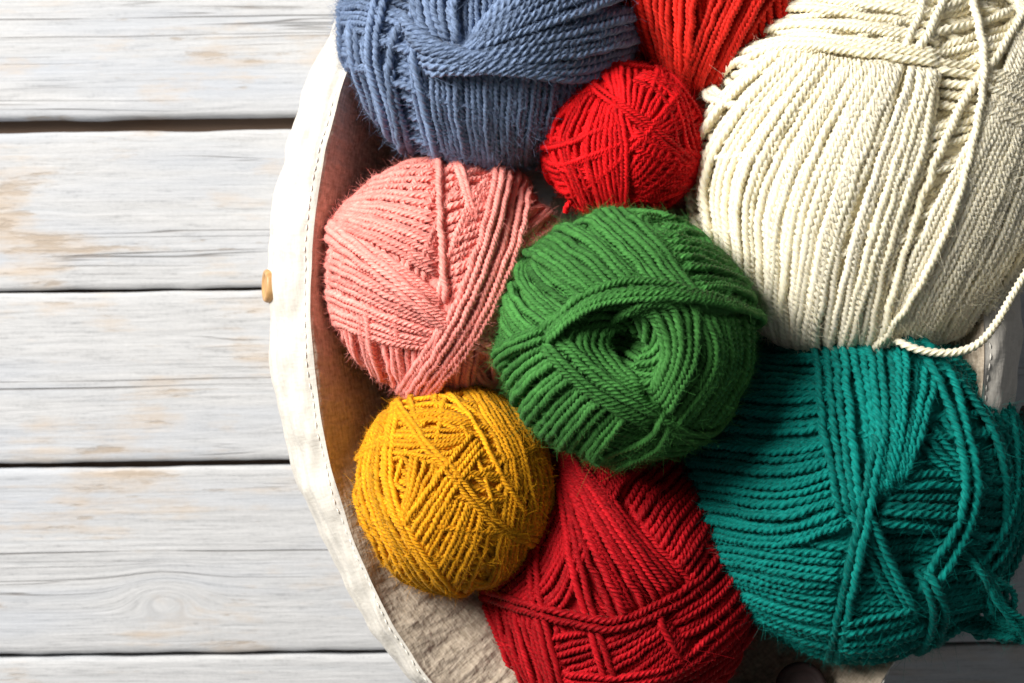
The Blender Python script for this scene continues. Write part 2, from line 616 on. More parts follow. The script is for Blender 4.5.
def cream():
    m = yarn_mat('cream_wool', (0.96, 0.875, 0.65), 0.4, 0.10)
    p = m.node_tree.nodes['Principled BSDF'].inputs
    p['Subsurface Weight'].default_value = 0.35
    p['Subsurface Radius'].default_value = (1.0, 0.85, 0.6)
    p['Subsurface Scale'].default_value = 0.003
    B = Ball('large cream skein at the upper right with loose strands over it', m, (887, 158), (203, 181), 0.116, 0.045, 45, 4.9,
             dents=[(940, 92, 26, 17), (1000, 5, 20, 14)])
    B.loops((0.92, 0.3, 0.25), r=4.6)
    B.loops((0.55, 0.75, 0.2), r=4.4, fan=0.02)
    B.band([(985, 108), (930, 215), (880, 325)], [(1075, 130), (1045, 250), (978, 345)], 24, 'se', r=4.2, double=True)
    B.band([(925, 62), (980, 70), (1050, 92)], [(930, 100), (985, 112), (1045, 140)], 5, 'e', r=4.6)
    B.band([(788, 48), (722, 110), (690, 172), (700, 232)], [(932, 66), (918, 150), (886, 245), (866, 335)], 25, 'e', part='yarn_band', r=5.0, jit=0.4, double=True)
    B.band([(850, 62), (800, 130), (770, 210), (765, 290)], [(930, 66), (905, 150), (875, 245), (850, 330)], 7, 'e', part='yarn_band', r=5.0, jit=0.9)
    B.band([(775, -12), (850, -4), (935, 6)], [(738, 70), (790, 52), (868, 58), (945, 68)], 9, 's', part='yarn_band', r=4.7)
    B.band([(932, -20), (912, 30), (902, 56)], [(952, -20), (930, 28), (912, 58)], 2, 's', part='loose_strand', r=4.9)
    B.band([(1030, -5), (992, 58), (966, 92), (935, 155), (905, 240), (878, 330)], [(1031, -5), (993, 58), (967, 92), (936, 155), (906, 240), (879, 330)], 1, 'se', part='loose_strand', r=5.2, lift=1)
    B.band([(962, -25), (976, 40), (977, 85), (968, 140), (946, 215), (912, 285), (880, 328)], [(963, -25), (977, 40), (978, 85), (969, 140), (947, 215), (913, 285), (881, 328)], 1, 'se', part='loose_strand', r=5.2, lift=2.5)
    B.free([(1064, 205, .142), (1032, 262, .146), (1013, 294, .150), (997, 322, .150), (979, 343, .149), (957, 352, .147), (930, 352, .145), (905, 345, .142), (880, 330, .132)], 'yarn_tail', r=4.4)
    B.finish(6500, 9)


def coral():
    m = yarn_mat('coral_wool', (0.95, 0.335, 0.29), 1.1)
    B = Ball('coral pink yarn ball on the left with crossed wraps, above the mustard ball', m, (447, 276), (116, 115), 0.098, 0.045, 0, 3.7)
    B.loops((0.3, 0.9, 0.25), r=3.6, fan=0.03)
    B.loops((0.9, -0.2, 0.3), r=3.6, fan=0.03)
    B.band([(336, 296), (346, 340), (362, 372)], [(482, 318), (478, 350), (470, 392)], 20, 'e', r=3.6)
    B.band([(552, 205), (505, 245), (466, 292)], [(552, 310), (505, 322), (468, 345)], 12, 's', r=3.7)
    B.band([(440, 178), (470, 172), (505, 168)], [(446, 300), (470, 285), (500, 262)], 11, '', r=3.6)
    B.band([(332, 224), (390, 258), (446, 300)], [(334, 318), (395, 338), (452, 345)], 14, 's', part='yarn_band', r=3.6)
    B.band([(352, 198), (385, 172), (440, 160)], [(332, 224), (385, 245), (440, 275)], 15, 's', r=3.6)
    B.band([(438, 158), (440, 220), (446, 305)], [(439, 158), (441, 220), (447, 305)], 1, 's', part='loose_strand', r=4.0, lift=2)
    B.band([(452, 160), (462, 195), (472, 228)], [(455, 160), (466, 195), (476, 228)], 2, 's', part='loose_strand')
    B.band([(332, 222), (402, 277), (452, 318), (508, 344)], [(329, 234), (398, 285), (449, 325), (500, 352)], 3, 'se', part='yarn_band', r=4.0, lift=2)
    B.band([(494, 168), (478, 240), (450, 312), (402, 392)], [(526, 182), (510, 250), (476, 326), (424, 392)], 6, 'se', part='yarn_band', r=4.0, lift=3)
    B.band([(446, 315), (422, 352), (398, 388)], [(447, 315), (423, 352), (399, 388)], 1, 'e', part='loose_strand')
    B.finish(8000, 7)


def green():
    m = yarn_mat('green_wool', (0.056, 0.20, 0.045), 0.2)
    B = Ball('green yarn ball in the middle of the heap with a hollow in its top', m, (626, 337), (131, 125), 0.140, 0.050, 0, 4.0,
             dents=[(620, 348, 74, 25)])
    B.loops((0.3, 0.85, 0.35), r=4.0)
    for k in range(15):
        a0 = k / 15 * 2 * math.pi + rng.normal(0, 0.1)
        t = np.linspace(0, 1, 30)
        rr = 46 * (1 - t) + 22 * t
        aa = a0 + 1.5 * t
        B.lay(B.wind, B.dir_px(np.stack([624 + rr * 1.1 * np.cos(aa), 348 + rr * np.sin(aa)], -1)), 4.1)
    B.band([(690, 308), (702, 360), (664, 420)], [(766, 312), (760, 378), (708, 452)], 12, 'e')
    B.band([(660, 422), (705, 430), (745, 405)], [(640, 462), (690, 455), (720, 440)], 5, 'e')
    B.band([(652, 208), (690, 222), (735, 245)], [(694, 292), (730, 292), (765, 308)], 11, 'e')
    B.band([(615, 205), (655, 240), (700, 300)], [(540, 262), (566, 280), (592, 300)], 15, 's', part='yarn_band')
    B.band([(612, 322), (600, 345), (618, 372), (648, 392)], [(566, 322), (568, 352), (600, 388), (650, 412)], 6, '', r=4.1)
    B.band([(608, 318), (645, 314), (664, 350), (652, 398)], [(640, 302), (688, 305), (692, 352), (664, 415)], 6, '', part='yarn_band', r=4.3)
    B.band([(548, 332), (516, 344), (490, 366)], [(632, 412), (608, 440), (590, 466)], 16, 'e', part='yarn_band', r=4.4)
    B.band([(552, 328), (602, 376), (664, 412)], [(540, 344), (590, 392), (652, 428)], 4, '', part='yarn_band')
    B.band([(492, 352), (520, 338), (545, 326)], [(488, 370), (512, 352), (548, 336)], 3, 's', part='yarn_band')
    B.band([(654, 412), (708, 428), (762, 380)], [(656, 420), (710, 436), (762, 392)], 2, 'e', part='loose_strand')
    B.band([(664, 408), (645, 438), (590, 462)], [(670, 414), (652, 446), (598, 468)], 2, 'e', part='loose_strand')
    B.band([(540, 332), (583, 298), (640, 284), (700, 296), (768, 312)], [(548, 344), (592, 312), (642, 303), (700, 305), (768, 322)], 4, 'e', part='yarn_band', r=4.4)
    B.finish(7500, 8)


def mustard():
    m = yarn_mat('mustard_wool', (0.74, 0.34, 0.012), 0.35, light=(1, .75, .3))
    B = Ball('mustard yellow yarn ball at the lower left, touching the coral ball', m, (455, 488), (95, 98), 0.108, 0.040, 0, 3.3)
    B.loops((0.75, -0.3, 0.3), r=3.2, fan=0.05)
    B.loops((0.2, 0.9, 0.3), r=3.2, fan=0.05)
    B.turns(14)
    B.band([(470, 405), (502, 470), (492, 565)], [(512, 412), (545, 480), (535, 545)], 10, 'se', r=3.2)
    B.band([(402, 408), (440, 402), (480, 420)], [(410, 456), (440, 458), (468, 446)], 9, 's', r=3.2)
    B.band([(440, 490), (415, 525), (392, 560)], [(490, 500), (482, 545), (465, 585)], 13, 'e', part='yarn_band', r=3.2)
    B.band([(415, 450), (412, 490), (400, 530)], [(450, 460), (430, 490), (408, 530)], 5, '', r=3.2)
    B.band([(372, 430), (356, 488), (378, 552)], [(402, 408), (396, 480), (418, 536), (452, 582)], 7, 'se', part='yarn_band', r=3.5)
    B.band([(474, 434), (440, 478), (405, 528)], [(484, 446), (456, 486), (424, 542)], 4, '', part='yarn_band', r=3.3)
    B.band([(446, 396), (474, 430), (498, 478), (522, 515)], [(447, 396), (475, 430), (499, 478), (523, 515)], 1, 's', part='loose_strand')
    B.band([(474, 396), (510, 438), (532, 515)], [(475, 396), (511, 438), (533, 515)], 1, 'se', part='loose_strand')
    B.band([(398, 410), (425, 448), (452, 478), (492, 524), (536, 545)], [(401, 407), (428, 444), (456, 474), (496, 520), (538, 540)], 2, 'se', part='loose_strand', r=3.4)
    B.finish(6000, 6)


def crimson():
    m = yarn_mat('crimson_wool', (0.38, 0.007, 0.012), 0.2, light=(1, .25, .2))
    B = Ball('crimson yarn ball at the bottom, under the green ball', m, (620, 590), (137, 146), 0.085, 0.052, 0, 4.0)
    B.loops((0.6, 0.6, 0.3), r=3.9)
    B.band([(590, 470), (598, 455), (612, 445)], [(686, 586), (710, 545), (738, 510)], 20, 'e')
    B.band([(664, 622), (712, 592), (745, 550)], [(680, 700), (735, 660), (762, 612)], 12, 'e')
    B.band([(556, 495), (528, 548), (484, 590)], [(580, 570), (568, 600), (548, 618)], 13, 's', r=3.7)
    B.band([(478, 598), (495, 645), (520, 700)], [(556, 618), (562, 655), (580, 715)], 11, 'e', r=3.7)
    B.band([(545, 642), (600, 630), (655, 606)], [(575, 725), (632, 695), (692, 640)], 10, '', r=3.8)
    B.band([(566, 452), (625, 518), (686, 588)], [(560, 462), (585, 545), (618, 625)], 11, 's', part='yarn_band', r=4.1)
    B.band([(558, 458), (572, 555), (588, 620), (612, 695)], [(562, 456), (580, 555), (596, 620), (622, 695)], 2, 'se', part='loose_strand', r=4.1)
    B.band([(532, 520), (536, 595), (562, 700)], [(538, 520), (543, 595), (570, 700)], 2, 'e', part='loose_strand')
    B.band([(652, 605), (665, 635), (685, 672)], [(653, 605), (666, 635), (686, 672)], 1, '', part='loose_strand')
    B.band([(476, 588), (558, 610), (612, 619), (660, 602), (702, 574), (728, 535)], [(478, 596), (558, 618), (612, 627), (664, 610), (708, 580), (732, 540)], 2, 'se', part='loose_strand', r=4.2)
    B.band([(560, 668), (620, 672), (675, 656), (725, 615)], [(560, 682), (620, 686), (680, 672), (732, 630)], 3, 'e', part='yarn_band', r=4.1)
    B.finish(5500, 7)


def teal():
    m = yarn_mat('teal_wool', (0.003, 0.18, 0.155), 0.2, light=(.3, .9, .8))
    B = Ball('large teal skein at the lower right with loose wraps and a frayed loop', m, (857, 485), (169, 174), 0.095, 0.065, 8, 4.5,
             dents=[(912, 556, 34, 20), (965, 570, 24, 12)], ply=3)
    B.loops((0.2, 0.95, 0.25), r=4.3)
    B.band([(712, 540), (790, 550), (846, 556)], [(760, 625), (798, 645), (838, 655)], 13, 's', r=4.0)
    B.band([(752, 335), (790, 335), (828, 340)], [(698, 535), (780, 545), (852, 522)], 31, 's', r=3.9)
    B.band([(868, 482), (945, 476), (1030, 488)], [(870, 520), (945, 528), (1030, 540)], 6, 'e', r=4.6)
    B.band([(942, 400), (965, 440), (1000, 470)], [(915, 440), (945, 470), (985, 500)], 5, '', r=4.2)
    B.band([(846, 332), (864, 420), (868, 510)], [(938, 362), (922, 420), (898, 486)], 10, 's', part='yarn_band', r=4.6)
    B.band([(816, 334), (826, 430), (844, 520)], [(842, 332), (852, 430), (862, 520)], 4, 's', part='yarn_band', r=4.8)
    B.band([(848, 505), (876, 570), (908, 622)], [(862, 500), (892, 565), (918, 618)], 3, '', part='yarn_band', r=4.7)
    B.band([(876, 430), (856, 535), (832, 645)], [(882, 430), (864, 535), (842, 645)], 2, 'e', part='loose_strand', r=4.8)
    B.band([(832, 622), (875, 618), (920, 606)], [(834, 660), (890, 662), (945, 644)], 6, '', part='yarn_band', r=4.8)
    B.band([(880, 335), (972, 372), (1022, 440), (1032, 520)], [(890, 345), (958, 392), (998, 460), (1000, 560)], 7, 'se', part='yarn_band', r=4.8)
    B.band([(898, 345), (940, 395), (960, 478), (950, 540), (918, 600)], [(905, 340), (950, 392), (970, 478), (962, 542), (928, 606)], 2, 's', part='loose_strand', r=5.0, lift=2)
    B.band([(1000, 520), (985, 560), (960, 590)], [(1022, 520), (1010, 560), (985, 600)], 4, 's', part='yarn_band', r=4.6)
    B.band([(922, 578), (932, 612), (920, 652)], [(930, 575), (944, 612), (934, 652)], 2, 'e', part='loose_strand', r=4.8, lift=3)
    B.free([(944, 552, .138), (966, 558, .140), (986, 574, .136), (1000, 598, .129), (1013, 620, .122), (1018, 632, .118), (1002, 634, .115), (975, 627, .113), (945, 630, .111), (915, 638, .108)],
           'frayed_loop', r=3.6, n=9, spread=6.0)
    B.free([(950, 570, .126), (968, 584, .126), (984, 602, .122), (1000, 622, .118), (1008, 632, .115), (985, 628, .113), (960, 622, .112), (930, 628, .110)],
           'frayed_loop', r=3.4, n=7, spread=6.0)
    B.finish(9500, 10)


for f in (blue, small_red, top_red, cream, coral, green, mustard, crimson, teal):
    f()


# ------------------------------------------------------------------ basket
def ang_bump(ph, centre, width):
    d = (ph - centre + math.pi) % (2 * math.pi) - math.pi
    return np.exp(-0.5 * (d / width) ** 2)


def fabric_mat(name, c1, c2, weave=700.0, bump=0.5, blotch=0.0):
    m, nt, b = new_mat(name)
    L = nt.links.new
    uv = N(nt, 'ShaderNodeUVMap', uv_map='UVMap')
    sep = N(nt, 'ShaderNodeSeparateXYZ')
    L(uv.outputs[0], sep.inputs[0])
    nz = N(nt, 'ShaderNodeTexNoise', inputs={'Scale': 260.0, 'Detail': 3.0})
    L(uv.outputs[0], nz.inputs['Vector'])
    outs = []
    for ax, other in ((0, 1), (1, 0)):
        mp = N(nt, 'ShaderNodeMapping')
        sc = [210.0, 210.0, 1]
        sc[ax] = weave
        mp.inputs['Scale'].default_value = sc
        L(uv.outputs[0], mp.inputs[0])
        t = N(nt, 'ShaderNodeTexNoise', inputs={'Scale': 1.0, 'Detail': 2.0})
        L(mp.outputs[0], t.inputs['Vector'])
        outs.append(t.outputs[0])
    w = math_node(nt, 'ADD', outs[0], outs[1])
    w = math_node(nt, 'MULTIPLY', w, 0.5)
    big = N(nt, 'ShaderNodeTexNoise', inputs={'Scale': 22.0, 'Detail': 3.0})
    L(uv.outputs[0], big.inputs['Vector'])
    v = math_node(nt, 'ADD', w, math_node(nt, 'MULTIPLY', math_node(nt, 'SUBTRACT', big.outputs[0], 0.5), blotch))
    col = ramp(nt, v, [(0.32, c1), (0.68, c2)])
    L(col, b.inputs['Base Color'])
    b.inputs['Roughness'].default_value = 0.9
    b.inputs['Specular IOR Level'].default_value = 0.1
    b.inputs['Sheen Weight'].default_value = 0.15
    hh = math_node(nt, 'ADD', w, math_node(nt, 'MULTIPLY', nz.outputs[0], 0.4))
    bp = N(nt, 'ShaderNodeBump', inputs={'Strength': bump, 'Distance': 0.0009})
    L(hh, bp.inputs['Height'])
    L(bp.outputs[0], b.inputs['Normal'])
    return m


canvas = fabric_mat('white_canvas', (0.55, 0.52, 0.465), (0.67, 0.64, 0.585), 800, 0.45)
linen = fabric_mat('tan_linen', (0.30, 0.24, 0.175), (0.62, 0.53, 0.42), 620, 1.0, 0.3)
basket = thing('fabric_basket', 'round soft basket of cream canvas with tan linen lining, holding all the yarn', 'basket',
               tuple(P(643, 300, 0.0)))
ZR = 0.115
NA = 900
ph = np.linspace(0, 2 * math.pi, NA, endpoint=False)      # image angle, y down
LEFT, BL, BOT, BR, RIGHT, TL = math.pi, math.radians(128), math.pi / 2, math.radians(52), 0.0, math.radians(222)
rad = 1 + 0.075 * ang_bump(ph, BR, 0.28) - 0.0 * ang_bump(ph, TL, 0.2) + 0.012 * ang_bump(ph, TL, 0.35)
wav = noise2(np.cos(ph) * 400, np.sin(ph) * 500, 150, 5, 2) * 0.003 + noise2(np.cos(ph) * 400, np.sin(ph) * 500, 40, 6, 2) * 0.0008
rad = rad + wav
rx = 643 + 332 * rad * np.cos(ph)
ry = 296 + 498 * rad * np.sin(ph)
zr = ZR + 0.002 * np.sin(3 * ph + 1) + 0.02 * ang_bump(ph, 0.25, 0.25) - 0.013 * ang_bump(ph, math.radians(212), 0.25) - 0.012 * ang_bump(ph, BR, 0.3)
cuffw = 34 + 20 * ang_bump(ph, LEFT, 0.4) - 10 * ang_bump(ph, BL, 0.35) - 24 * ang_bump(ph, BR, 0.45) - 10 * ang_bump(ph, BOT, 0.3) + 26 * ang_bump(ph, RIGHT, 0.3)
rim = np.stack([(rx - CX) * pxs(ZR), (CY - ry) * pxs(ZR), zr], -1)
even = np.stack([332 * np.cos(ph), -498 * np.sin(ph), 0 * ph], -1)
tan_ = np.roll(even, -1, axis=0) - np.roll(even, 1, axis=0)
out = np.stack([-tan_[:, 1], tan_[:, 0], np.zeros(NA)], -1)
out /= np.linalg.norm(out, axis=1)[:, None]
ctr = P(643, 300, ZR)
sg = np.sign(((rim - ctr) * out).sum(1))
out *= sg[:, None]
arc = np.r_[0, np.cumsum(np.linalg.norm(np.diff(rim, axis=0), axis=1))]
px = pxs(ZR)


def sweep(prof, nv, disp=None, uvs=1.0):
    """prof(t) -> (outward m array over angle, drop m) ; returns vertices"""
    T = np.linspace(0, 1, nv)
    rows = []
    for t in T:
        o, d = prof(t)
        o = np.broadcast_to(o, (NA,))
        d = np.broadcast_to(d, (NA,))
        rows.append(rim + out * o[:, None] + np.array([0, 0, 1.0]) * d[:, None])
    V = np.stack(rows, 1)
    L = np.cumsum(np.r_[0, np.linalg.norm(np.diff(V[0], axis=0), axis=1)])
    U = np.stack(np.broadcast_arrays(arc[:, None], L[None, :]), -1)
    return V, U


# cuff: folded over the rim and hanging outside
def cuff_prof(t):
    w = cuffw * px
    a = min(1, t / 0.86)
    o = w * (1 - (1 - a) ** 1.5)
    d = -0.033 * a ** 1.7
    if t > 0.86:                       # the hem turns under
        e = (t - 0.86) / 0.14
        o = w * (1 - 0.0) - 0.006 * math.sin(e * math.pi / 2) + 0.0015 * math.sin(e * math.pi)
        d = -0.036 - 0.004 * math.sin(e * math.pi)
    return o, d


V, U = sweep(cuff_prof, 64)
tt = np.linspace(0, 1, 64)[None, :]
aa_ = np.broadcast_to(arc[:, None], V.shape[:2])
ll_ = np.broadcast_to(U[..., 1], V.shape[:2])
dsp = noise2(aa_ * 1.0, ll_ * 1.6, 0.022, 21, 2) * 0.0014 + noise2(aa_, ll_ * 0.6, 0.05, 22, 2) * 0.0016
dsp = dsp * np.clip(tt / 0.12, 0, 1)
puck = np.exp(-0.5 * ((ll_ - 0.0034) / 0.0011) ** 2)       # the seam pulls the cloth in
dsp = dsp - 0.0003 * puck
nrm = out[:, None, :] * 0.6 + np.array([0, 0, 0.8])
V = V + nrm * dsp[..., None]
cuffV = V
mesh_obj('cuff', V.reshape(-1, 3), grid_quads(NA, 64, True), canvas, basket, U.reshape(-1, 2), loc=P(643, 300, 0.0))


def lining_prof(t):
    zs = np.interp(t, [0, .03, .12, .35, .6, .8, 1], [0.0005, -0.001, -0.010, -0.035, -0.065, -0.092, -0.105])
    zb = np.interp(t, [0, .03, .12, .35, .6, .8, 1], [0.0005, -0.001, -0.006, -0.018, -0.038, -0.075, -0.105])
    bl = ang_bump(ph, math.radians(118), 0.42)
    os_ = np.interp(t, [0, .03, .12, .35, .6, .8, 1], [0.0, -0.0012, -0.004, -0.012, -0.026, -0.05, -0.085])
    ob = np.interp(t, [0, .03, .12, .35, .6, .8, 1], [0.0, -0.0012, -0.010, -0.034, -0.062, -0.085, -0.11])
    return os_ * (1 - bl) + ob * bl, zs * (1 - bl) + zb * bl


V, U = sweep(lining_prof, 110)
aa_ = np.broadcast_to(arc[:, None], V.shape[:2])
ll_ = U[..., 1]
dsp = noise2(aa_, ll_ * 0.3, 0.007, 31, 2) * 0.00045 + noise2(aa_, ll_ * 0.4, 0.06, 32, 2) * 0.0018 + noise2(aa_, ll_, 0.004, 33, 2) * 0.00035
dsp = dsp * np.clip(np.linspace(0, 1, 110) / 0.08, 0, 1)[None, :]
V = V - (out[:, None, :] * 0.6 - np.array([0, 0, 0.8])) * dsp[..., None]
Vl = V.reshape(-1, 3)
Ul = U.reshape(-1, 2)
Q = grid_quads(NA, 110, True)[:, ::-1]
# floor of the basket closes the lining
cen = Vl.reshape(NA, 110, 3)[:, -1].mean(0)
Vl = np.vstack([Vl, cen[None]])
Ul = np.vstack([Ul, [[0, 0]]])
last = np.arange(NA) * 110 + 109
fl = np.stack([last, np.roll(last, -1), np.full(NA, len(Vl) - 1)], -1)
lin = mesh_obj('lining', Vl, Q, linen, basket, Ul, loc=P(643, 300, 0.0))
fo = mesh_obj('lining_floor', Vl, fl, linen, basket, Ul, loc=P(643, 300, 0.0))


def body_prof(t):
    w = cuffw * px
    o = (w - 0.008) * (1 - t) + (-0.02) * t + 0.006 * math.sin(t * math.pi)
    d = -0.03 - (ZR - 0.034) * t
    return o, d


V, U = sweep(body_prof, 24)
mesh_obj('outer_wall', V.reshape(-1, 3), grid_quads(NA, 24, True), canvas, basket, U.reshape(-1, 2), loc=P(643, 300, 0.0))

# stitches of the hem seam, sunk in the pulled-in line beside the rim
thr, nt, b = new_mat('cream_thread')
b.inputs['Base Color'].default_value = (0.88, 0.85, 0.78, 1)
b.inputs['Roughness'].default_value = 0.7
sb = Buf()
row = int(np.argmin(np.abs(np.linspace(0, 1, 64) - 0.075)))
line = cuffV[:, row] - np.array([0, 0, 0.00005])
Ls = np.r_[0, np.cumsum(np.linalg.norm(np.diff(line, axis=0), axis=1))]
st = 0.0
while st < Ls[-1] - 0.004:
    u = np.linspace(st, st + 0.0027, 7)
    C = np.stack([np.interp(u, Ls, line[:, q]) for q in range(3)], -1)
    h = np.sin(np.linspace(0, math.pi, 7))
    C = C + np.array([0, 0, 1]) * (h * 0.0003 + 0.0001)[:, None]
    tube(sb, C, np.tile([0.1, 0.1, 1.0], (7, 1)), 0.00036 * (0.5 + 0.5 * h), 0.0004)
    st += rng.normal(0.0042, 0.0004)
sb.build('stitching', thr, basket, P(643, 300, 0.0))


# sewn-on wooden buttons outside the cuff
def wood_button(name, centre, nrm_dir, R, mat, parent, loc):
    prof = [(0.0, 0.0022), (0.55, 0.0022), (0.7, 0.0030), (0.9, 0.0032), (1.0, 0.0018), (1.0, -0.0006), (0.9, -0.002), (0.0, -0.002)]
    a = np.linspace(0, 2 * math.pi, 40, endpoint=False)
    z = np.array(nrm_dir, float); z /= np.linalg.norm(z)
    x = np.cross(z, [0, 0.1, 1.0]); x /= np.linalg.norm(x)
    y = np.cross(z, x)
    pr = catmull([(p[0] * R, p[1] * R / 0.009, 0) for p in prof], 40)
    V = np.array([centre + (x * math.cos(t) + y * math.sin(t)) * max(p[0], 1e-5) + z * p[1] for t in a for p in pr])
    uv = np.array([(p[0] * math.cos(t), p[0] * math.sin(t)) for t in a for p in pr])
    return mesh_obj(name, V, grid_quads(40, 40, True), mat, parent, uv, loc=loc)


def wood_mat(name, c1, c2, rough=0.45):
    m, nt, b = new_mat(name)
    tc = N(nt, 'ShaderNodeUVMap', uv_map='UVMap')
    mp = N(nt, 'ShaderNodeMapping'); mp.inputs['Scale'].default_value = (120, 900, 1)
    nt.links.new(tc.outputs[0], mp.inputs[0])
    nz = N(nt, 'ShaderNodeTexNoise', inputs={'Scale': 1.0, 'Detail': 4.0})
    nt.links.new(mp.outputs[0], nz.inputs['Vector'])
    nt.links.new(ramp(nt, nz.outputs[0], [(0.3, c1), (0.7, c2)]), b.inputs['Base Color'])
    b.inputs['Roughness'].default_value = rough
    return m


tan_wood = wood_mat('tan_button_wood', (0.42, 0.22, 0.08), (0.58, 0.35, 0.15))
dark_wood = wood_mat('dark_button_wood', (0.012, 0.005, 0.005), (0.03, 0.010, 0.009), 0.75)
bt = wood_button('button', P(270, 286, ZR - 0.028), (-0.95, 0.0, 0.28), 0.0070, tan_wood, basket, P(643, 300, 0.0))
bt['label'] = 'tan wooden button'
bt = wood_button('button', P(1026, 424, ZR - 0.02), (0.9, 0.0, 0.45), 0.0077, dark_wood, basket, P(643, 300, 0.0))
bt['label'] = 'dark button at the right edge'

# dark button lying on the lining
db = thing('dark_button', 'very dark brown round button on the linen lining at the bottom edge', 'button', tuple(P(801, 688, 0.085)))
cc = P(801, 690, 0.085)
wood_button('button_disc', cc, (-0.05, 0.35, 0.93), 0.0108, dark_wood, db, cc)

# ------------------------------------------------------------------ planks
def plank_mat(seed, knots=(), streaks=(), worn=()):
    m, nt, b = new_mat('whitewashed_wood')
    L = nt.links.new
    tc = N(nt, 'ShaderNodeUVMap', uv_map='UVMap')
    sep = N(nt, 'ShaderNodeSeparateXYZ')
    L(tc.outputs[0], sep.inputs[0])
    X, Y = sep.outputs[0], sep.outputs[1]
    # slow waviness of the grain
    mpw = N(nt, 'ShaderNodeMapping'); mpw.inputs['Scale'].default_value = (6, 18, 1); mpw.inputs['Location'].default_value = (seed * 3.7, seed * 1.3, 0)
    L(tc.outputs[0], mpw.inputs[0])
    wn = N(nt, 'ShaderNodeTexNoise', inputs={'Scale': 1.0, 'Detail': 2.0})
    L(mpw.outputs[0], wn.inputs['Vector'])
    Yw = math_node(nt, 'ADD', Y, math_node(nt, 'MULTIPLY', math_node(nt, 'SUBTRACT', wn.outputs[0], 0.5), 0.004))
    kn_mask = None
    for (kx, ky, sx, sy, amp) in knots:
        dx = math_node(nt, 'DIVIDE', math_node(nt, 'SUBTRACT', X, kx), sx)
        dy = math_node(nt, 'DIVIDE', math_node(nt, 'SUBTRACT', Y, ky), sy)
        d2 = math_node(nt, 'ADD', math_node(nt, 'MULTIPLY', dx, dx), math_node(nt, 'MULTIPLY', dy, dy))
        g = math_node(nt, 'EXPONENT', math_node(nt, 'MULTIPLY', d2, -1.0))
        sg_ = math_node(nt, 'MULTIPLY', math_node(nt, 'MULTIPLY', g, dy), amp)
        Yw = math_node(nt, 'SUBTRACT', Yw, sg_)
        Yw = math_node(nt, 'ADD', Yw, math_node(nt, 'MULTIPLY', g, amp * 0.8))
        kn_mask = g if kn_mask is None else math_node(nt, 'MAXIMUM', kn_mask, g)
    cmb = N(nt, 'ShaderNodeCombineXYZ')
    L(X, cmb.inputs[0]); L(Yw, cmb.inputs[1]); cmb.inputs[2].default_value = seed * 0.77

    def streak(sx, sy, detail=3.0, rough=0.55, off=0.0):
        mp = N(nt, 'ShaderNodeMapping'); mp.inputs['Scale'].default_value = (sx, sy, 1); mp.inputs['Location'].default_value = (off + seed * 5.1, off * 2 + seed, 0)
        L(cmb.outputs[0], mp.inputs[0])
        t = N(nt, 'ShaderNodeTexNoise', inputs={'Scale': 1.0, 'Detail': detail, 'Roughness': rough})
        L(mp.outputs[0], t.inputs['Vector'])
        return t.outputs[0]
    fine = streak(55, 620, 5, 0.7)
    spk = N(nt, 'ShaderNodeTexNoise', inputs={'Scale': 520.0, 'Detail': 4.0, 'Roughness': 0.7})
    L(tc.outputs[0], spk.inputs['Vector'])
    fine = math_node(nt, 'ADD', math_node(nt, 'MULTIPLY', fine, 0.72), math_node(nt, 'MULTIPLY', spk.outputs[0], 0.28))
    mid = streak(9, 330, 4, 0.6, 3.0)
    wide = streak(5, 45, 3, 0.5, 7.0)
    crack = streak(3.2, 150, 2, 0.5, 11.0)
    blot = N(nt, 'ShaderNodeTexNoise', inputs={'Scale': 1.0, 'Detail': 5.0, 'Roughness': 0.62})
    mpb = N(nt, 'ShaderNodeMapping'); mpb.inputs['Scale'].default_value = (14, 34, 1); mpb.inputs['Location'].default_value = (seed * 2.3, seed * 7.7, 0)
    L(tc.outputs[0], mpb.inputs[0]); L(mpb.outputs[0], blot.inputs['Vector'])
    # paint
    paint = ramp(nt, fine, [(0.30, (0.31, 0.315, 0.33)), (0.45, (0.485, 0.493, 0.508)), (0.66, (0.575, 0.58, 0.595))])
    paint = mixc(nt, ramp(nt, mid, [(0.26, (0.7, 0.7, 0.7)), (0.42, (0, 0, 0))]), paint, (0.50, 0.52, 0.545))
    paint = mixc(nt, math_node(nt, 'MULTIPLY', ramp(nt, wide, [(0.48, (0, 0, 0)), (0.70, (1, 1, 1))]), 0.55), paint, (0.41, 0.45, 0.52))
    # worn patches where bare wood shows
    wear = math_node(nt, 'ADD', math_node(nt, 'MULTIPLY', blot.outputs[0], 0.72), math_node(nt, 'MULTIPLY', mid, 0.28))
    for (wx, wy, sx, sy, am) in worn:
        dx = math_node(nt, 'DIVIDE', math_node(nt, 'SUBTRACT', X, wx), sx)
        dy = math_node(nt, 'DIVIDE', math_node(nt, 'SUBTRACT', Y, wy), sy)
        d2 = math_node(nt, 'ADD', math_node(nt, 'MULTIPLY', dx, dx), math_node(nt, 'MULTIPLY', dy, dy))
        wear = math_node(nt, 'ADD', wear, math_node(nt, 'MULTIPLY', math_node(nt, 'EXPONENT', math_node(nt, 'MULTIPLY', d2, -1.0)), am))
    wearm = ramp(nt, wear, [(0.535, (0, 0, 0)), (0.68, (0.8, 0.8, 0.8))])
    paint = mixc(nt, wearm, paint, mixc(nt, fine, (0.44, 0.34, 0.25), (0.62, 0.54, 0.46)))
    chip = streak(30, 210, 6, 0.72, 29.0)
    cg = math_node(nt, 'ADD', chip, math_node(nt, 'MULTIPLY', math_node(nt, 'SUBTRACT', wear, 0.5), 0.9))
    chipm = ramp(nt, cg, [(0.65, (0, 0, 0)), (0.73, (0.6, 0.6, 0.6))])
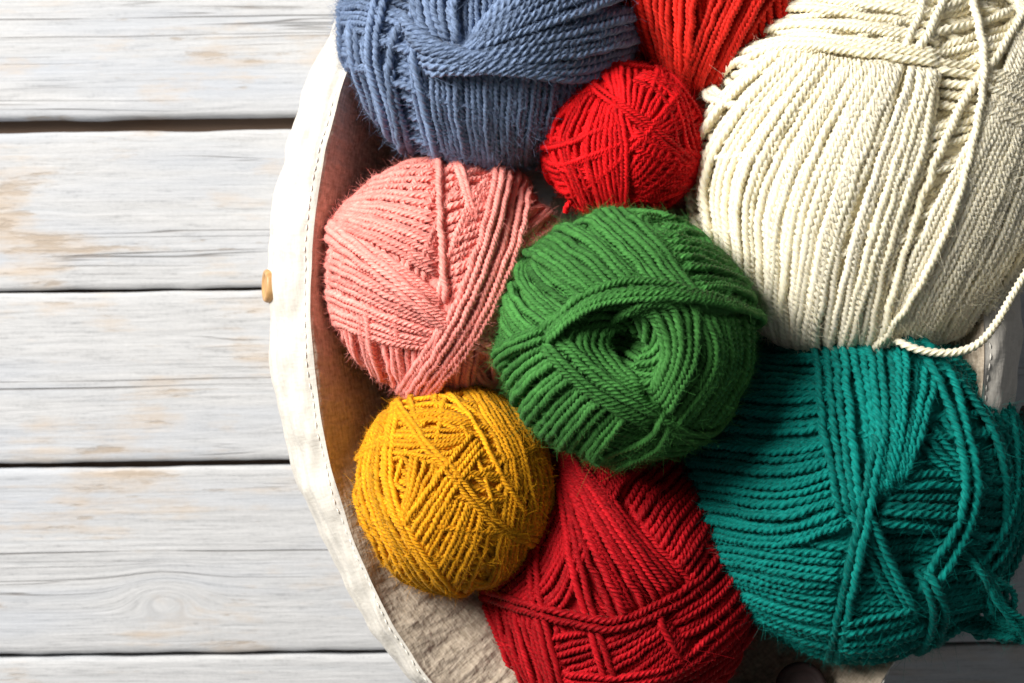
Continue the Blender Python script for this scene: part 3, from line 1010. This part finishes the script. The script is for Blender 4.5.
    paint = mixc(nt, chipm, paint, mixc(nt, fine, (0.26, 0.20, 0.15), (0.48, 0.40, 0.32)))
    if kn_mask is not None:
        rings = math_node(nt, 'SINE', math_node(nt, 'MULTIPLY', Yw, 1500.0))
        rm = math_node(nt, 'MULTIPLY', ramp(nt, rings, [(0.45, (0, 0, 0)), (0.95, (1, 1, 1))]), ramp(nt, kn_mask, [(0.12, (0, 0, 0)), (0.6, (0.6, 0.6, 0.6))]))
        paint = mixc(nt, math_node(nt, 'MULTIPLY', rm, mid), paint, (0.36, 0.37, 0.39))
    ck = ramp(nt, math_node(nt, 'ABSOLUTE', math_node(nt, 'SUBTRACT', crack, 0.5)), [(0.0, (1, 1, 1)), (0.012, (0, 0, 0))])
    gate = ramp(nt, streak(7, 30, 2, 0.5, 17.0), [(0.56, (0, 0, 0)), (0.68, (0.8, 0.8, 0.8))])
    ck = math_node(nt, 'MULTIPLY', ck, gate)
    # long splits at known heights on this board
    for (y0, wd, st_) in streaks:
        d = math_node(nt, 'ABSOLUTE', math_node(nt, 'SUBTRACT', Yw, y0))
        s_ = ramp(nt, math_node(nt, 'DIVIDE', d, wd * 8), [(0.0, (1, 1, 1)), (0.125, (0, 0, 0))])
        gt = ramp(nt, streak(16, 3, 2, 0.5, 23.0 + y0 * 100), [(0.38, (0.25, 0.25, 0.25)), (0.55, (1, 1, 1))])
        ck = math_node(nt, 'MAXIMUM', ck, math_node(nt, 'MULTIPLY', math_node(nt, 'MULTIPLY', s_, gt), st_))
    paint = mixc(nt, math_node(nt, 'MULTIPLY', ck, 0.85), paint, (0.13, 0.11, 0.10))
    L(paint, b.inputs['Base Color'])
    b.inputs['Roughness'].default_value = 0.62
    b.inputs['Specular IOR Level'].default_value = 0.3
    hgt = math_node(nt, 'ADD', math_node(nt, 'MULTIPLY', fine, 0.45), math_node(nt, 'MULTIPLY', mid, 0.7))
    hgt = math_node(nt, 'SUBTRACT', hgt, math_node(nt, 'MULTIPLY', ck, 0.9))
    hgt = math_node(nt, 'SUBTRACT', hgt, math_node(nt, 'MULTIPLY', wearm, 0.15))
    hgt = math_node(nt, 'SUBTRACT', hgt, math_node(nt, 'MULTIPLY', chipm, 0.35))
    bp = N(nt, 'ShaderNodeBump', inputs={'Strength': 0.8, 'Distance': 0.0009})
    L(hgt, bp.inputs['Height'])
    L(bp.outputs[0], b.inputs['Normal'])
    return m


S0 = pxs(0.0)
table = thing('wooden_tabletop', 'whitewashed weathered plank tabletop under the basket', 'tabletop', (0, 0, 0), None, 'structure')
TILT = math.radians(0.72)
# edges of boards: image heights at the left frame edge
gaps = [(-440, 4), (-250, 5), (-62, 4), (126, 14), (292, 3.2), (466, 6), (657, 4), (850, 5), (1035, 4)]


def plank(y0, y1, seed, knots=(), streaks=(), worn=()):
    """board between image heights y0,y1 (at x=0)"""
    x0, x1 = -420, 1420
    nx, ny = 500, 60
    W = (x1 - x0) * S0
    Hh = (y1 - y0) * S0
    xs = np.linspace(0, W, nx)
    t = np.linspace(0, 1, ny)
    t = 0.5 - 0.5 * np.cos(np.pi * t)
    ys = t * Hh
    Xg, Yg = np.meshgrid(xs, ys, indexing='ij')
    e = np.minimum(Yg, Hh - Yg)
    z = -0.0016 * np.exp(-e / 0.0011) + noise2(Xg * 0.12, Yg, 0.02, seed + 50, 2) * 0.00018
    wob = noise2(Xg * 0.5, Xg * 0, 0.03, seed + 80, 3) * 0.00045 * np.where(Yg < Hh / 2, 1, 0) * np.exp(-e / 0.004) \
        + noise2(Xg * 0.5, Xg * 0, 0.025, seed + 81, 3) * 0.00045 * np.where(Yg >= Hh / 2, 1, 0) * np.exp(-e / 0.004)
    top = np.stack([Xg, Yg + wob, z], -1)
    lo1 = top[:, :1].copy(); lo1[..., 2] = -0.02
    lo2 = top[:, -1:].copy(); lo2[..., 2] = -0.02
    V = np.concatenate([lo1, top, lo2], 1)
    nv = ny + 2
    V = V.reshape(-1, 3)
    uv = V[:, :2] + np.array([0, 0.0])
    a = TILT
    # local y runs down the picture
    X = x0 * S0 - CX * S0 + V[:, 0]
    Yimg = (CY - y0) * S0 - V[:, 1]
    Xr0 = -CX * S0
    Xw = Xr0 + (X - Xr0) * math.cos(a) - (Yimg) * 0
    Yw = Yimg + (X - Xr0) * math.sin(a)
    Vw = np.stack([Xw, Yw, V[:, 2]], -1)
    return mesh_obj('plank', Vw, grid_quads(nx, nv)[:, ::-1], plank_mat(seed, knots, streaks, worn), table, uv)


def ux(px_):
    return (px_ + 420) * S0


for k in range(8):
    y0 = gaps[k][0] + gaps[k][1] / 2
    y1 = gaps[k + 1][0] - gaps[k + 1][1] / 2
    i = k - 2
    kn, sk, wn_ = (), (), ()
    W = lambda px_, py_, sx, sy, am: (ux(px_), (py_ - y0) * S0, sx * S0, sy * S0, am * 0.75)
    if i == 0:
        sk = ((80 * S0, 0.00035, 0.8), (98 * S0, 0.0003, 0.5))
        wn_ = (W(142, 96, 26, 16, 0.13), W(200, 92, 24, 12, 0.07))
    if i == 1:
        wn_ = (W(5, 222, 26, 22, 0.17), W(48, 242, 20, 12, 0.15), W(130, 250, 60, 12, 0.10), W(25, 180, 30, 10, 0.11), W(30, 270, 50, 12, 0.10), W(255, 172, 30, 6, 0.11), W(200, 200, 60, 10, 0.06))
    if i == 2:
        sk = ((95 * S0, 0.0005, 0.95), (88 * S0, 0.0003, 0.7))
        kn = ()
    if i == 3:
        wn_ = (W(110, 476, 30, 6, 0.12), W(165, 484, 36, 14, 0.11), W(165, 605, 30, 20, 0.06))
        kn = ((ux(165), 138 * S0, 0.017, 0.010, 0.011),)
        sk = ((85 * S0, 0.0004, 0.85), (113 * S0, 0.0003, 0.5))
    plank(y0, y1, i + 1, kn, sk, wn_)
und, nt, b = new_mat('dark_underside')
b.inputs['Base Color'].default_value = (0.10, 0.065, 0.045, 1)
b.inputs['Roughness'].default_value = 0.95
uz = -0.011
V = np.array([[-0.6, -0.7, uz], [0.6, -0.7, uz], [0.6, 0.7, uz], [-0.6, 0.7, uz]])
mesh_obj('underlay', V, [[0, 1, 2, 3]], und, table, smooth=False)

# ------------------------------------------------------------------ light
w = bpy.data.worlds.new('World')
S.world = w
w.use_nodes = True
bg = w.node_tree.nodes['Background']
bg.inputs[0].default_value = (0.95, 0.97, 1.0, 1)
bg.inputs[1].default_value = 0.105


def area(name, loc, target, size, power, col):
    l = bpy.data.lights.new(name, 'AREA')
    l.shape = 'RECTANGLE'
    l.size, l.size_y = size
    l.energy = power
    l.color = col
    o = bpy.data.objects.new(name, l)
    o.location = loc
    d = np.array(target, float) - np.array(loc, float)
    import mathutils
    o.rotation_euler = mathutils.Vector(d).to_track_quat('-Z', 'Y').to_euler()
    return link(o)


area('window_light', (-1.24, 0.86, 1.21), (0.0, 0.0, 0.1), (0.9, 0.9), 71.0, (1.0, 0.965, 0.91))

cam = bpy.data.cameras.new('Camera')
co = bpy.data.objects.new('Camera', cam)
co.location = (0, 0, ZC)
cam.sensor_width = SENSOR
cam.lens = LENS
cam.clip_start = 0.01
cam.clip_end = 50
cam.dof.use_dof = True
cam.dof.focus_distance = ZC - 0.135
cam.dof.aperture_fstop = 12
link(co)
S.camera = co
S.render.resolution_x, S.render.resolution_y = 1024, 683
S.view_settings.view_transform = 'Standard'
S.view_settings.look = 'None'
S.view_settings.exposure = 0.15
S.view_settings.gamma = 1.0
